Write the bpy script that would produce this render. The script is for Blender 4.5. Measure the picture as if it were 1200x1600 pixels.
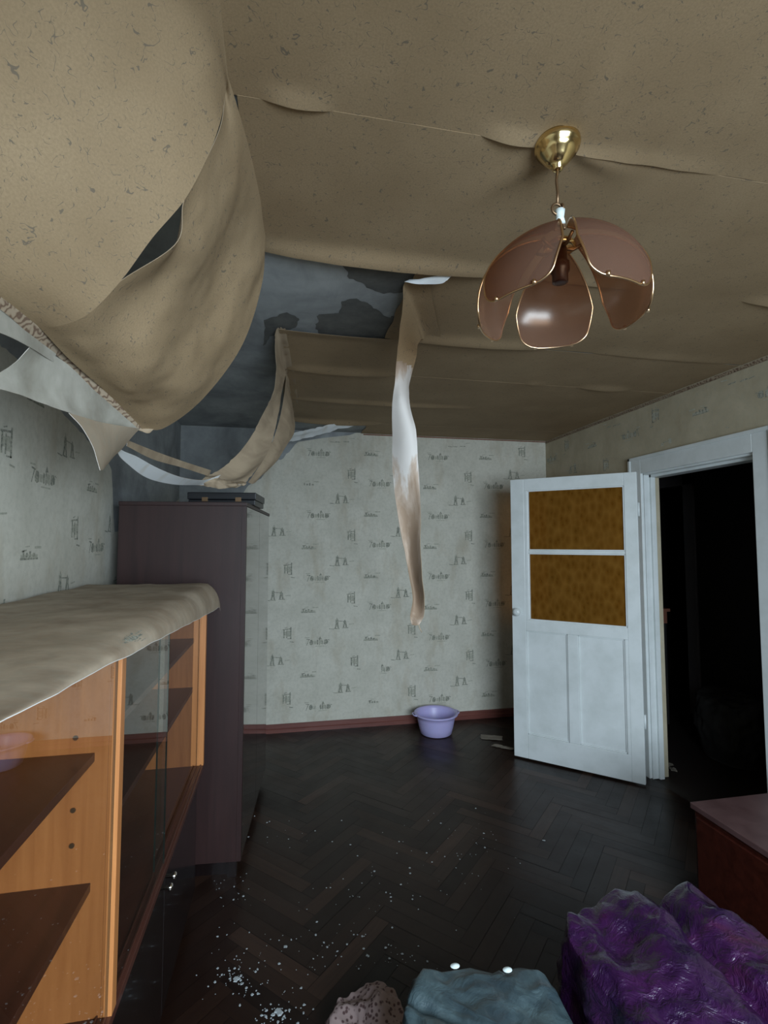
import bpy, bmesh, math, random
from mathutils import Vector, Matrix, noise
random.seed(7)
sc = bpy.context.scene
for o in list(bpy.data.objects): bpy.data.objects.remove(o)
COL = sc.collection
PI = math.pi

# ------------------------------------------------------------------ camera
FP, HC = 782.0, 1.55
TH = math.atan(47/FP); PSI = math.atan(155*math.cos(TH)/FP)
FW = Vector((math.sin(PSI)*math.cos(TH), math.cos(PSI)*math.cos(TH), math.sin(TH)))
RT = Vector((math.cos(PSI), -math.sin(PSI), 0)); UP = RT.cross(FW)
cd = bpy.data.cameras.new('camera'); cam = bpy.data.objects.new('camera', cd); COL.objects.link(cam)
cd.sensor_fit = 'VERTICAL'; cd.sensor_height = 24; cd.lens = 24*FP/1600; cd.clip_start = 0.02
cam.matrix_world = Matrix(((RT.x, UP.x, -FW.x, 0), (RT.y, UP.y, -FW.y, 0), (RT.z, UP.z, -FW.z, HC), (0, 0, 0, 1)))
sc.camera = cam
# ------------------------------------------------------------------ light
w = bpy.data.worlds.new('world'); sc.world = w; w.use_nodes = True
w.node_tree.nodes['Background'].inputs[0].default_value = (0.60, 0.78, 1.0, 1)
w.node_tree.nodes['Background'].inputs[1].default_value = 0.6
ld = bpy.data.lights.new('window_daylight', 'AREA'); lo = bpy.data.objects.new('window_daylight', ld); COL.objects.link(lo)
ld.shape = 'RECTANGLE'; ld.size = 1.55; ld.size_y = 1.3; ld.energy = 50; ld.spread = math.radians(150); ld.color = (0.74, 0.88, 1.0)
lo.location = (0.86, -1.14, 1.55); lo.rotation_euler = (math.radians(90-31), 0, 0)
sc.view_settings.view_transform = 'Standard'; sc.view_settings.look = 'None'
sc.view_settings.gamma = 1; sc.view_settings.use_curve_mapping = False
sc.view_settings.exposure = 1.2

def at(x, y, Y=None, Z=None, X=None):          # a photo direction met with a world plane
    d = FW*FP + RT*(x-600) - UP*(y-800)
    t = Y/d.y if Y is not None else ((Z-HC)/d.z if Z is not None else X/d.x)
    return Vector((0, 0, HC)) + d*t

# ------------------------------------------------------------------ materials
def mat(name, col=(.5,.5,.5), rough=.6, **k):
    m = bpy.data.materials.new(name); m.use_nodes = True
    b = m.node_tree.nodes['Principled BSDF']
    b.inputs['Base Color'].default_value = (*col, 1); b.inputs['Roughness'].default_value = rough
    for a, v in k.items(): b.inputs[a.replace('_', ' ')].default_value = v
    return m
class NT:
    def __init__(s, m): s.m = m; s.n = m.node_tree.nodes; s.l = m.node_tree.links; s.b = s.n['Principled BSDF']
    def add(s, t, **k):
        n = s.n.new(t)
        for a, v in k.items(): setattr(n, a, v)
        return n
    def link(s, a, b): s.l.new(a, b)
    def coord(s, kind='Object', scale=(1,1,1), rot=(0,0,0), loc=(0,0,0)):
        c = s.add('ShaderNodeTexCoord'); mp = s.add('ShaderNodeMapping')
        mp.inputs['Scale'].default_value = scale; mp.inputs['Rotation'].default_value = rot; mp.inputs['Location'].default_value = loc
        s.link(c.outputs[kind], mp.inputs[0]); return mp.outputs[0]
    def noise(s, v, scale, detail=4, rough=.6, dist=0):
        n = s.add('ShaderNodeTexNoise'); n.inputs['Scale'].default_value = scale; n.inputs['Detail'].default_value = detail
        n.inputs['Roughness'].default_value = rough; n.inputs['Distortion'].default_value = dist
        s.link(v, n.inputs['Vector']); return n.outputs['Fac']
    def ramp(s, f, stops, interp='LINEAR'):
        r = s.add('ShaderNodeValToRGB'); r.color_ramp.interpolation = interp
        e = r.color_ramp.elements
        while len(e) < len(stops): e.new(0.5)
        for q, (p, c) in zip(e, stops):
            q.position = p; q.color = (*c, 1) if hasattr(c, '__len__') else (c, c, c, 1)
        s.link(f, r.inputs[0]); return r.outputs[0]
    def mix(s, f, a, b, mode='MIX'):
        n = s.add('ShaderNodeMix', data_type='RGBA', blend_type=mode)
        for k, v in ((0, f), (6, a), (7, b)):
            if hasattr(v, 'is_output'): s.link(v, n.inputs[k])
            elif k == 0: n.inputs[0].default_value = v
            else: n.inputs[k].default_value = (*v, 1)
        return n.outputs[2]
    def math(s, op, a, b=0.0):
        n = s.add('ShaderNodeMath', operation=op)
        for k, v in ((0, a), (1, b)):
            if hasattr(v, 'is_output'): s.link(v, n.inputs[k])
            else: n.inputs[k].default_value = v
        return n.outputs[0]
    def bump(s, f, strength=.3, dist=.002):
        n = s.add('ShaderNodeBump'); n.inputs['Strength'].default_value = strength; n.inputs['Distance'].default_value = dist
        s.link(f, n.inputs['Height']); s.link(n.outputs[0], s.b.inputs['Normal'])
    def base(s, c): s.link(c, s.b.inputs['Base Color'])

def ceiling_paper_mat():
    m = mat('tan_ceiling_paper', rough=.75, Specular_IOR_Level=.25); t = NT(m); uv = t.coord('UV')
    n1 = t.noise(uv, 3, 3); base = t.ramp(n1, [(.3, (.29,.205,.118)), (.7, (.365,.265,.158))])
    fine = t.noise(uv, 220, 2); base = t.mix(t.ramp(fine, [(.35, .0), (.65, .35)]), base, (.21,.155,.088))
    a = t.noise(uv, 40, 1.2, .5, .6)
    line = t.math('LESS_THAN', t.math('ABSOLUTE', t.math('SUBTRACT', a, .5)), .010)
    b = t.noise(uv, 50, 2); msk = t.math('GREATER_THAN', b, .535)
    c = t.mix(t.math('MULTIPLY', t.math('MULTIPLY', line, msk), .75), base, (.13,.11,.085))
    a2 = t.noise(t.coord('UV', loc=(3.3, 7.1, 0)), 55, 1, .5, .5)
    l2 = t.math('LESS_THAN', t.math('ABSOLUTE', t.math('SUBTRACT', a2, .47)), .006)
    m2 = t.math('GREATER_THAN', t.noise(uv, 60, 2), .55)
    c = t.mix(t.math('MULTIPLY', t.math('MULTIPLY', l2, m2), .55), c, (.10,.09,.07))
    t.base(c); t.bump(t.noise(uv, 60, 3), .12, .001)
    return m
def paper_back_mat(name, white=(.72,.72,.70), brown=(.40,.30,.20), lo=.45, hi=.6):
    m = mat(name, rough=.8); t = NT(m); uv = t.coord('UV', scale=(6, 2.2, 1))
    n = t.noise(uv, 2.4, 5, .6, .5)
    t.base(t.ramp(n, [(lo, white), (hi, brown)])); t.bump(t.noise(uv, 30, 3), .15, .001); return m
def wallpaper_mat(name='pale_wallpaper', a=(.55,.535,.455), b=(.67,.65,.565), stain=(.40,.33,.22)):
    m = mat(name, rough=.7, Specular_IOR_Level=.3); t = NT(m); v = t.coord('Object')
    c = t.ramp(t.noise(v, 5, 5, .65, .3), [(.3, a), (.7, b)])
    st = t.noise(t.coord('Object', scale=(1, 1, .35)), 9, 4); c = t.mix(t.ramp(st, [(.52, 0.0), (.75, .45)]), c, stain)
    f = t.noise(v, 45, 3, .7); c = t.mix(t.ramp(f, [(.45, 0.0), (.75, .3)]), c, (.33,.33,.27))
    t.base(c); t.bump(t.noise(v, 12, 3), .08, .002); return m
def ink_mat(name, col, k):
    m = mat(name, rough=.8, Specular_IOR_Level=.2); t = NT(m); v = t.coord('Object')
    t.base(t.ramp(t.noise(v, 120, 2, .7), [(.38, col), (.66, tuple(c+(p-c)*k for c, p in zip(col, (.55,.54,.44))))])); return m
def plaster_mat():
    m = mat('bare_plaster', rough=.9, Specular_IOR_Level=.2); t = NT(m); v = t.coord('Object')
    c = t.ramp(t.noise(v, 2.2, 6, .6, .4), [(.3, (.17,.18,.185)), (.5, (.33,.35,.355)), (.72, (.46,.48,.48))])
    s = t.noise(t.coord('Object', scale=(1,.4,1)), 14, 4, .7, .6); c = t.mix(t.ramp(s, [(.4, 0.0), (.7, .4)]), c, (.22,.23,.235))
    t.base(c); t.bump(t.noise(v, 25, 5), .3, .004); return m
def wood_mat(name, a, b, rough=.4, axis=2, sc_=(30, 2), coat=0.0, scratch=0.0):
    m = mat(name, rough=rough, Coat_Weight=coat, Coat_Roughness=.05); t = NT(m)
    s = [sc_[0]]*3; s[axis] = sc_[1]
    v = t.coord('Object', scale=tuple(s)); n = t.noise(v, 1.2, 5, .6, .6)
    t.base(t.ramp(n, [(.3, a), (.7, b)]))
    if scratch: t.bump(t.noise(t.coord('Object'), 3, 2), scratch, .01)
    return m
def rough_noise(m, lo, hi, scale=8):
    t = NT(m); n = t.noise(t.coord('Object'), scale, 4)
    t.link(t.ramp(n, [(.35, lo), (.65, hi)]), t.b.inputs['Roughness'])
def glass_mat(name, tint, ior=1.52, rough=.02, body=0.0, bodycol=(.5,.4,.3), facing=True):
    m = bpy.data.materials.new(name); m.use_nodes = True; n = m.node_tree.nodes; l = m.node_tree.links; n.clear()
    out = n.new('ShaderNodeOutputMaterial'); tr = n.new('ShaderNodeBsdfTransparent'); tr.inputs[0].default_value = (*tint, 1)
    gl = n.new('ShaderNodeBsdfGlossy'); gl.inputs['Roughness'].default_value = rough; gl.inputs[0].default_value = (.95,.97,.96,1)
    mx = n.new('ShaderNodeMixShader'); fr = n.new('ShaderNodeFresnel'); fr.inputs[0].default_value = ior
    src = tr.outputs[0]
    if body:
        tl = n.new('ShaderNodeBsdfTranslucent'); tl.inputs[0].default_value = (*bodycol, 1)
        df = n.new('ShaderNodeBsdfDiffuse'); df.inputs[0].default_value = (*bodycol, 1)
        ad = n.new('ShaderNodeMixShader'); ad.inputs[0].default_value = .5; l.new(tl.outputs[0], ad.inputs[1]); l.new(df.outputs[0], ad.inputs[2])
        m2 = n.new('ShaderNodeMixShader'); m2.inputs[0].default_value = body; l.new(tr.outputs[0], m2.inputs[1]); l.new(ad.outputs[0], m2.inputs[2]); src = m2.outputs[0]
    ge = n.new('ShaderNodeNewGeometry'); iv = n.new('ShaderNodeMath'); iv.operation = 'SUBTRACT'; iv.inputs[0].default_value = 1; l.new(ge.outputs['Backfacing'], iv.inputs[1])
    mu = n.new('ShaderNodeMath'); mu.operation = 'MULTIPLY'; l.new(fr.outputs[0], mu.inputs[0]); l.new(iv.outputs[0], mu.inputs[1]); l.new(mu.outputs[0], mx.inputs[0]); l.new(src, mx.inputs[1]); l.new(gl.outputs[0], mx.inputs[2]); l.new(mx.outputs[0], out.inputs[0]); return m

M = {}
M['cpaper'] = ceiling_paper_mat()
M['pback'] = paper_back_mat('white_paper_back')
M['pbackw'] = paper_back_mat('clean_paper_back', (.74,.77,.78), (.60,.58,.52), .55, .8)
M['pbackb'] = paper_back_mat('brown_paper_back', (.40,.31,.21), (.28,.21,.14), .4, .7)
M['wpaper'] = wallpaper_mat()
M['wpaper_right'] = wallpaper_mat('tan_right_wallpaper', (.40,.345,.24), (.50,.44,.32), (.33,.26,.16))  # right wall only: the wallpaper in a darker, yellower tone
M['wpaper_flap'] = wallpaper_mat('wallpaper_loose_piece', (.28,.265,.22), (.54,.52,.46), (.19,.15,.11))
M['wpaper_tri'] = wallpaper_mat('wallpaper_loose_corner', (.36,.29,.21), (.44,.36,.27), (.26,.19,.13))
M['wpaper_cloth'] = wallpaper_mat('wallpaper_cover', (.30,.225,.155), (.52,.43,.325), (.17,.11,.07))
M['ink'] = ink_mat('wallpaper_print', (.19,.20,.17), .75)
M['ink2'] = ink_mat('wallpaper_print_faint', (.37,.37,.31), .8)
M['plaster'] = plaster_mat()
m = mat('bare_concrete', rough=.95); t = NT(m); t.base(t.ramp(t.noise(t.coord(), 9, 6, .7), [(.3, (.075,.078,.075)), (.7, (.15,.15,.14))])); M['concrete'] = m
M['white'] = mat('white_door_paint', (.70,.74,.74), .32); t = NT(M['white']); t.base(t.ramp(t.noise(t.coord(), 7, 5), [(.3, (.62,.66,.65)), (.6, (.71,.75,.75))])); t.bump(t.noise(t.coord('Object', scale=(1,1,.3)), 40, 3), .1, .001)
M['skirt'] = wood_mat('red_brown_skirting', (.13,.04,.032), (.19,.065,.05), .4, 0)
M['red_line'] = mat('red_trim_paper', (.24,.10,.06), .7)
m = mat('border_paper', rough=.75); t = NT(m); uv = t.coord('UV')
wv = t.add('ShaderNodeTexWave'); wv.inputs['Scale'].default_value = 26; wv.inputs['Distortion'].default_value = 14; wv.inputs['Detail'].default_value = 2; wv.bands_direction = 'DIAGONAL'; t.link(uv, wv.inputs[0])
t.base(t.ramp(wv.outputs['Fac'], [(.1, (.17,.11,.075)), (.35, (.33,.25,.17)), (.8, (.40,.32,.23))])); M['border'] = m
m = mat('strip_reverse', rough=.8); t = NT(m); v = t.coord('Object', scale=(9,9,2.2)); sx = t.add('ShaderNodeSeparateXYZ'); t.link(t.coord('Object'), sx.inputs[0])
h = t.ramp(t.math('DIVIDE', sx.outputs[2], 2.5), [(.50, .80), (.62, .72), (.72, .52), (.78, .22), (.86, .2), (.90, .7)])
f = t.math('ADD', t.math('MULTIPLY', t.math('SUBTRACT', t.noise(v, 1.6, 5, .6, .4), .5), 1.5), h); t.base(t.ramp(f, [(.38, (.60,.57,.54)), (.52, (.44,.35,.28)), (.72, (.30,.215,.15))])); M['striprev'] = m
M['maho'] = wood_mat('dark_mahogany_veneer', (.020,.0075,.007), (.034,.013,.012), .5, 2, (22, 1.5), coat=.06)
M['maho_gloss'] = wood_mat('polished_mahogany', (.020,.010,.010), (.032,.014,.013), .08, 2, (22, 1.5), coat=1.0, scratch=.02)
M['shelf'] = wood_mat('mahogany_shelf', (.055,.018,.012), (.085,.028,.018), .35, 1, (25, 1.5), coat=.2)
M['orange'] = wood_mat('orange_veneer', (.40,.150,.045), (.52,.215,.070), .42, 2, (40, 2.5))
M['inner'] = wood_mat('pale_inner_veneer', (.26,.12,.05), (.34,.16,.07), .5, 2, (30, 2))
M['black_lac'] = wood_mat('black_brown_lacquer', (.006,.004,.004), (.010,.006,.006), .16, 2, (20, 1.5), coat=.25, scratch=.03)
M['black'] = mat('black_plastic', (.012,.013,.016), .35)
M['chrome'] = mat('chrome', (.85,.82,.76), .15, Metallic=1)
M['brass'] = mat('brass', (.78,.60,.30), .16, Metallic=1)
M['brass_wire'] = mat('brass_wire', (.72,.50,.30), .28, Metallic=1)
M['brass_dark'] = mat('tarnished_brass', (.22,.14,.08), .4, Metallic=.8)
M['whiteplastic'] = mat('white_plastic', (.72,.82,.82), .35)
M['petal'] = glass_mat('smoked_pink_glass', (.74,.56,.43), rough=.22, body=.26, bodycol=(.46,.31,.235))
M['pane'] = glass_mat('clear_pane', (.95,.93,.90), ior=2.0, rough=.0)
M['green_edge'] = mat('green_glass_edge', (.008,.022,.02), .15)
m = glass_mat('amber_figured_glass', (.80,.47,.07), rough=.22, body=.45, bodycol=(.46,.25,.045)); t = m.node_tree
_c = t.nodes.new('ShaderNodeTexCoord'); _v = t.nodes.new('ShaderNodeTexVoronoi'); _v.inputs['Scale'].default_value = 30; _m = t.nodes.new('ShaderNodeMapping'); _m.inputs['Scale'].default_value = (1,1,.55)
_b = t.nodes.new('ShaderNodeBump'); _b.inputs['Strength'].default_value = .5; _b.inputs['Distance'].default_value = .006
t.links.new(_c.outputs['Object'], _m.inputs[0]); t.links.new(_m.outputs[0], _v.inputs['Vector']); t.links.new(_v.outputs['Distance'], _b.inputs['Height'])
_r = t.nodes.new('ShaderNodeValToRGB'); _r.color_ramp.elements[0].color = (.30,.15,.02,1); _r.color_ramp.elements[1].color = (.52,.31,.07,1); t.links.new(_v.outputs['Distance'], _r.inputs[0])
for q in t.nodes:
    if q.bl_idname in ('ShaderNodeBsdfGlossy', 'ShaderNodeBsdfDiffuse'): t.links.new(_b.outputs[0], q.inputs['Normal'])
    if q.bl_idname in ('ShaderNodeBsdfDiffuse', 'ShaderNodeBsdfTranslucent'): t.links.new(_r.outputs[0], q.inputs['Color'])
M['amber'] = m
M['basin'] = mat('lilac_plastic', (.50,.46,.78), .38, Subsurface_Weight=.1)
m = mat('parquet_plank', rough=.4, Specular_IOR_Level=.28); t = NT(m)
at_ = t.add('ShaderNodeAttribute', attribute_name='tone'); v = t.coord('UV', scale=(2.5, 40, 1))
g = t.noise(v, 1.5, 4); c = t.ramp(at_.outputs['Fac'], [(0, (.008,.0028,.0016)), (.6, (.022,.010,.006)), (1, (.046,.023,.015))])
c = t.mix(t.ramp(g, [(.35, 0.0), (.7, .5)]), c, (.012,.006,.005))
wr = t.noise(t.coord('Object'), 1.7, 5, .6); c = t.mix(t.ramp(wr, [(.45, 0.0), (.7, .35)]), c, (.036,.024,.020))
t.base(c); t.link(t.ramp(t.noise(t.coord('Object'), 5, 5), [(.3, .27), (.7, .42)]), t.b.inputs['Roughness']); t.bump(t.noise(t.coord('Object'), 4, 3), .12, .01); M['plank'] = m
M['grout'] = mat('parquet_gap', (.004,.003,.003), .8)
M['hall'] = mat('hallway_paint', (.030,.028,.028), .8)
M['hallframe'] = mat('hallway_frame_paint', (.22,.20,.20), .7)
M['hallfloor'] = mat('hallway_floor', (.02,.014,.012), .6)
M['pinkwood'] = mat('pinkish_wood', (.42,.17,.11), .5)
m = mat('purple_plastic_film', (.10,.015,.16), .3, Coat_Weight=.35, Coat_Roughness=.1); t = NT(m); v = t.coord()
t.base(t.ramp(t.noise(v, 5, 3, .5, 1.0), [(.35, (.014,.003,.028)), (.55, (.034,.006,.046)), (.7, (.045,.006,.026))])); t.bump(t.noise(v, 22, 4, .6, 1.5), .75, .014); M['purple'] = m
m = mat('grey_teal_film', (.07,.115,.135), .38, Coat_Weight=.2); t = NT(m); v = t.coord()
t.base(t.ramp(t.noise(v, 6, 4, .6, 1), [(.35, (.028,.045,.055)), (.65, (.075,.115,.125))])); t.bump(t.noise(v, 18, 4, .6, 1.2), .5, .01); M['greybag'] = m
m = mat('crochet_cloth', rough=.9); t = NT(m); v = t.coord()
vo = t.add('ShaderNodeTexVoronoi'); vo.inputs['Scale'].default_value = 75; t.link(v, vo.inputs['Vector'])
t.base(t.ramp(vo.outputs['Distance'], [(.25, (.10,.055,.055)), (.45, (.36,.27,.26))])); M['crochet'] = m
M['palecloth'] = mat('pale_cloth', (.42,.38,.28), .9)
m = mat('worn_red_top', rough=.35); t = NT(m); v = t.coord()
t.base(t.ramp(t.noise(v, 9, 5, .6), [(.3, (.055,.027,.027)), (.7, (.10,.056,.055))])); M['chesttop'] = m
M['chest'] = wood_mat('red_brown_chest', (.024,.005,.003), (.048,.010,.006), .3, 0, (25, 2), coat=.2)
M['flake'] = mat('plaster_flake', (.34,.37,.38), .8)
M['frame_w'] = mat('window_paint', (.7,.72,.72), .4)

# ------------------------------------------------------------------ helpers
def tag(o, label=None, cat=None, group=None, kind=None):
    if label: o['label'] = label
    if cat: o['category'] = cat
    if group: o['group'] = group
    if kind: o['kind'] = kind
    return o
def empty(name, loc=(0,0,0), rz=0.0):
    o = bpy.data.objects.new(name, None); COL.objects.link(o); o.location = loc; o.rotation_euler = (0, 0, rz); o.empty_display_size = .05; return o
class MB:
    def __init__(s): s.v = []; s.f = []; s.m = []; s.uv = []; s.sm = []
    def face(s, idx, mi=0, uv=None, smooth=False): s.f.append(tuple(idx)); s.m.append(mi); s.uv.append(uv); s.sm.append(smooth)
    def poly(s, pts, mi=0, uv=None, smooth=False):
        b = len(s.v); s.v += [Vector(p) for p in pts]; s.face(range(b, b+len(pts)), mi, uv, smooth)
    def box(s, lo, hi, mi=0, M4=None):
        b = len(s.v); c = [Vector((x, y, z)) for z in (lo[2], hi[2]) for y in (lo[1], hi[1]) for x in (lo[0], hi[0])]
        if M4 is not None: c = [M4 @ p for p in c]
        s.v += c
        for q in ((0,2,3,1), (4,5,7,6), (0,1,5,4), (2,6,7,3), (0,4,6,2), (1,3,7,5)): s.face([b+i for i in q], mi)
    def tube(s, pts, r, seg=8, mi=0, closed=False, cap=True):
        pts = [Vector(p) for p in pts]; n = len(pts); b = len(s.v); prev = None
        for i, p in enumerate(pts):
            if closed: t = (pts[(i+1) % n]-pts[i-1])
            else: t = pts[min(i+1, n-1)]-pts[max(i-1, 0)]
            t.normalize()
            if prev is None: a = t.orthogonal().normalized()
            else: a = (prev - t*prev.dot(t)).normalized()
            prev = a; c = t.cross(a); rr = r[i] if hasattr(r, '__len__') else r
            for k in range(seg): s.v.append(p + (a*math.cos(2*PI*k/seg)+c*math.sin(2*PI*k/seg))*rr)
        for i in range(n if closed else n-1):
            j = (i+1) % n
            for k in range(seg): s.face((b+i*seg+k, b+i*seg+(k+1) % seg, b+j*seg+(k+1) % seg, b+j*seg+k), mi, None, True)
        if cap and not closed:
            s.face([b+k for k in range(seg)][::-1], mi); s.face([b+(n-1)*seg+k for k in range(seg)], mi)
    def lathe(s, prof, c=(0,0,0), seg=32, mi=0):
        b = len(s.v); c = Vector(c); n = len(prof)
        for r, z in prof:
            for k in range(seg): s.v.append(c+Vector((r*math.cos(2*PI*k/seg), r*math.sin(2*PI*k/seg), z)))
        for i in range(n-1):
            for k in range(seg): s.face((b+i*seg+k, b+i*seg+(k+1) % seg, b+(i+1)*seg+(k+1) % seg, b+(i+1)*seg+k), mi, None, True)
    def grid(s, P, mi=0, smooth=True, uvs=None, wrap=False):
        b = len(s.v); nu = len(P); nv = len(P[0])
        for r in P: s.v += [Vector(p) for p in r]
        for i in range(nu-1):
            for j in range(nv if wrap else nv-1):
                k = (j+1) % nv
                q = ((i, j), (i+1, j), (i+1, k), (i, k))
                s.face([b+a*nv+c for a, c in q], mi, [uvs[a][c] for a, c in q] if uvs else None, smooth)
    def build(s, name, mats, parent=None, bevel=0, weld=False):
        me = bpy.data.meshes.new(name); me.from_pydata([tuple(p) for p in s.v], [], s.f); 
        if not isinstance(mats, (list, tuple)): mats = [mats]
        for q in mats: me.materials.append(q)
        me.polygons.foreach_set('material_index', s.m); me.polygons.foreach_set('use_smooth', s.sm)
        if any(u is not None for u in s.uv):
            ul = me.uv_layers.new(name='UVMap'); k = 0
            for f, u in zip(s.f, s.uv):
                for i in range(len(f)):
                    if u: ul.data[k].uv = u[i]
                    k += 1
        me.update()
        o = bpy.data.objects.new(name, me); COL.objects.link(o)
        if parent: o.parent = parent
        if bevel:
            md = o.modifiers.new('bevel', 'BEVEL'); md.width = bevel; md.segments = 2; md.limit_method = 'ANGLE'; md.angle_limit = 0.9
        return o
def struct(name, mb, mats, parent=None, **k):
    o = mb.build(name, mats, parent, **k)
    if parent is None: o['kind'] = 'structure'
    return o
def cr(p, t):
    n = len(p); i = min(int(t), n-2); f = t-i
    a, b, c, d = p[max(i-1, 0)], p[i], p[i+1], p[min(i+2, n-1)]
    if i == 0: a = b*2-c
    if i == n-2: d = c*2-b
    return (b*2+(c-a)*f+(a*2-b*5+c*4-d)*f*f+(b*3-a-c*3+d)*f*f*f)*.5
def dense(ctrl, nu, nv):
    rows = [[cr(r, j*(len(r)-1)/(nv-1)) for j in range(nv)] for r in ctrl]
    return [[cr([r[j] for r in rows], i*(len(rows)-1)/(nu-1)) for j in range(nv)] for i in range(nu)]
def sheet(name, ctrl, mats, parent=None, nu=48, nv=36, th=.0012, rip=0.0, ripf=9, seed=0, edge=0.0, fold=None, flip=False, uvoff=(0,0), fade=False):
    """a thin sheet of paper: a printed face, a back face and its cut edge, all one mesh"""
    G = dense(ctrl, nu, nv)
    if edge:
        for i in range(nu):
            for j in (0, nv-1):
                inn = G[i][1] if j == 0 else G[i][nv-2]; G[i][j] = G[i][j] + (inn-G[i][j])*edge*noise.noise(Vector((i*.9, j, seed)))
    nrm = [[None]*nv for _ in range(nu)]
    for i in range(nu):
        for j in range(nv):
            a = G[min(i+1, nu-1)][j]-G[max(i-1, 0)][j]; b = G[i][min(j+1, nv-1)]-G[i][max(j-1, 0)]
            n = a.cross(b); nrm[i][j] = n.normalized() if n.length > 1e-12 else Vector((0,0,1))
    if rip:
        for i in range(nu):
            for j in range(nv):
                p = G[i][j]; fd = min(1, min(i, nu-1-i)/(nu*.12), min(j, nv-1-j)/(nv*.12)) if fade else 1; G[i][j] = p + nrm[i][j]*rip*fd*noise.fractal(p*ripf+Vector((seed*3.1, 0, 0)), 1.0, 2.0, 3)
    if fold:
        for i in range(nu):
            for j in range(nv): G[i][j] = G[i][j] + nrm[i][j]*fold(i/(nu-1), j/(nv-1))
    us = [0]; 
    for i in range(1, nu): us.append(us[-1]+(G[i][nv//2]-G[i-1][nv//2]).length)
    vs = [0]
    for j in range(1, nv): vs.append(vs[-1]+(G[nu//2][j]-G[nu//2][j-1]).length)
    uvs = [[(us[i]+uvoff[0], vs[j]+uvoff[1]) for j in range(nv)] for i in range(nu)]
    sg = -1 if flip else 1
    B = [[G[i][j]+nrm[i][j]*th*sg for j in range(nv)] for i in range(nu)]
    mb = MB(); mb.grid(G, 0, True, uvs); mb.grid(B, 1, True, uvs)
    def rim(a, b):
        for k in range(len(a)-1): mb.poly([a[k], a[k+1], b[k+1], b[k]], 1)
    rim(G[0], B[0]); rim(G[-1], B[-1]); rim([r[0] for r in G], [r[0] for r in B]); rim([r[-1] for r in G], [r[-1] for r in B])
    return mb.build(name, mats, parent)
def A(x, y, Y): return at(x, y, Y=Y)
def C(x, y, d=0.006): return at(x, y, Z=2.5-d)
V = Vector

# ------------------------------------------------------------------ room shell
XL, XR, YB, YF, H = -.84, 2.39, 4.27, -1.2, 2.5
def quad(mb, a, b, c, d, mi=0): mb.poly([a, b, c, d], mi)

# herringbone parquet
bm = bmesh.new(); tone = bm.faces.layers.float.new('tone_f')
W = .07; n_ = 6; uvl = bm.loops.layers.uv.new('UVMap')
R45 = Matrix.Rotation(math.radians(45), 3, 'Z'); base0 = V((.14, 1.5, 0))
def plank(x0, y0, x1, y1):
    g = .0007; c = R45 @ V(((x0+x1)/2*W, (y0+y1)/2*W, 0)) + base0
    if not (XL-.4 < c.x < XR+.4 and YF-.4 < c.y < YB+.4): return
    tn = min(1, max(0, random.gauss(.42, .27))); z = random.uniform(-.0004, .0004)
    co = [(x0*W+g, y0*W+g), (x1*W-g, y0*W+g), (x1*W-g, y1*W-g), (x0*W+g, y1*W-g)]
    vs = [bm.verts.new(R45 @ V((a, b, z+random.uniform(-.0005, .0005))) + base0) for a, b in co]
    f = bm.faces.new(vs); f[tone] = tn; hz = (x1-x0) > (y1-y0); o_ = random.random()*9
    for l, (a, b) in zip(f.loops, co): l[uvl].uv = ((a, b+o_) if hz else (b, a+o_))
for j in range(-70, 90):
    for i in range(-70, 90):
        d = (i-j) % (2*n_)
        if d == 0: plank(i, j, i+n_, j+1)
        if d == n_: plank(i, j-n_+1, i+1, j+1)
for co, no in (((XL,0,0), (-1,0,0)), ((XR,0,0), (1,0,0)), ((0,YF,0), (0,-1,0)), ((0,YB,0), (0,1,0))):
    bmesh.ops.bisect_plane(bm, geom=bm.verts[:]+bm.edges[:]+bm.faces[:], plane_co=co, plane_no=no, clear_outer=True)
tones = [f[tone] for f in bm.faces]
nf = len(bm.faces)
vs = [bm.verts.new(p) for p in ((XL,YF,-.003), (XR,YF,-.003), (XR,YB,-.003), (XL,YB,-.003))]
f = bm.faces.new(vs); f.material_index = 1
vs2 = [bm.verts.new(p) for p in ((XL,YF,-.08), (XL,YB,-.08), (XR,YB,-.08), (XR,YF,-.08))]
f = bm.faces.new(vs2); f.material_index = 1
me = bpy.data.meshes.new('floor'); bm.to_mesh(me); bm.free()
at1 = me.attributes.new('tone', 'FLOAT', 'FACE'); at1.data.foreach_set('value', tones+[0, 0])
me.materials.append(M['plank']); me.materials.append(M['grout'])
floor = bpy.data.objects.new('floor', me); COL.objects.link(floor); floor['kind'] = 'structure'

# ceiling slab with patches where the skim coat has come away
mb = MB(); mb.box((XL-.15, YF-.15, H), (XR+.12, YB+.15, H+.15))
def patch(pts, z=H-.0012, jig=.006):
    out = []
    n = len(pts)
    for i in range(n):
        a, b = at(*pts[i], Z=z), at(*pts[(i+1) % n], Z=z)
        for k in range(7):
            p = a.lerp(b, k/7); out.append(p+V((noise.noise(p*31), noise.noise(p*31+V((9,9,9))), 0))*jig*2.2)
    mb.poly(out, 1)
patch([(535,408),(560,405),(640,412),(745,424),(640,440),(630,456),(600,458),(572,450),(560,440),(545,436)])
patch([(494,512),(498,492),(530,490),(535,470),(556,466),(580,476),(602,492),(622,506),(640,520),(640,536),(600,530),(500,522)])
patch([(600,503),(612,493),(626,497),(632,530),(610,525)], H-.0016)
patch([(415,500),(445,488),(470,497),(462,512),(430,520),(412,540)], H-.0016)
ceiling = struct('ceiling', mb, [M['plaster'], M['concrete']])

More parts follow.
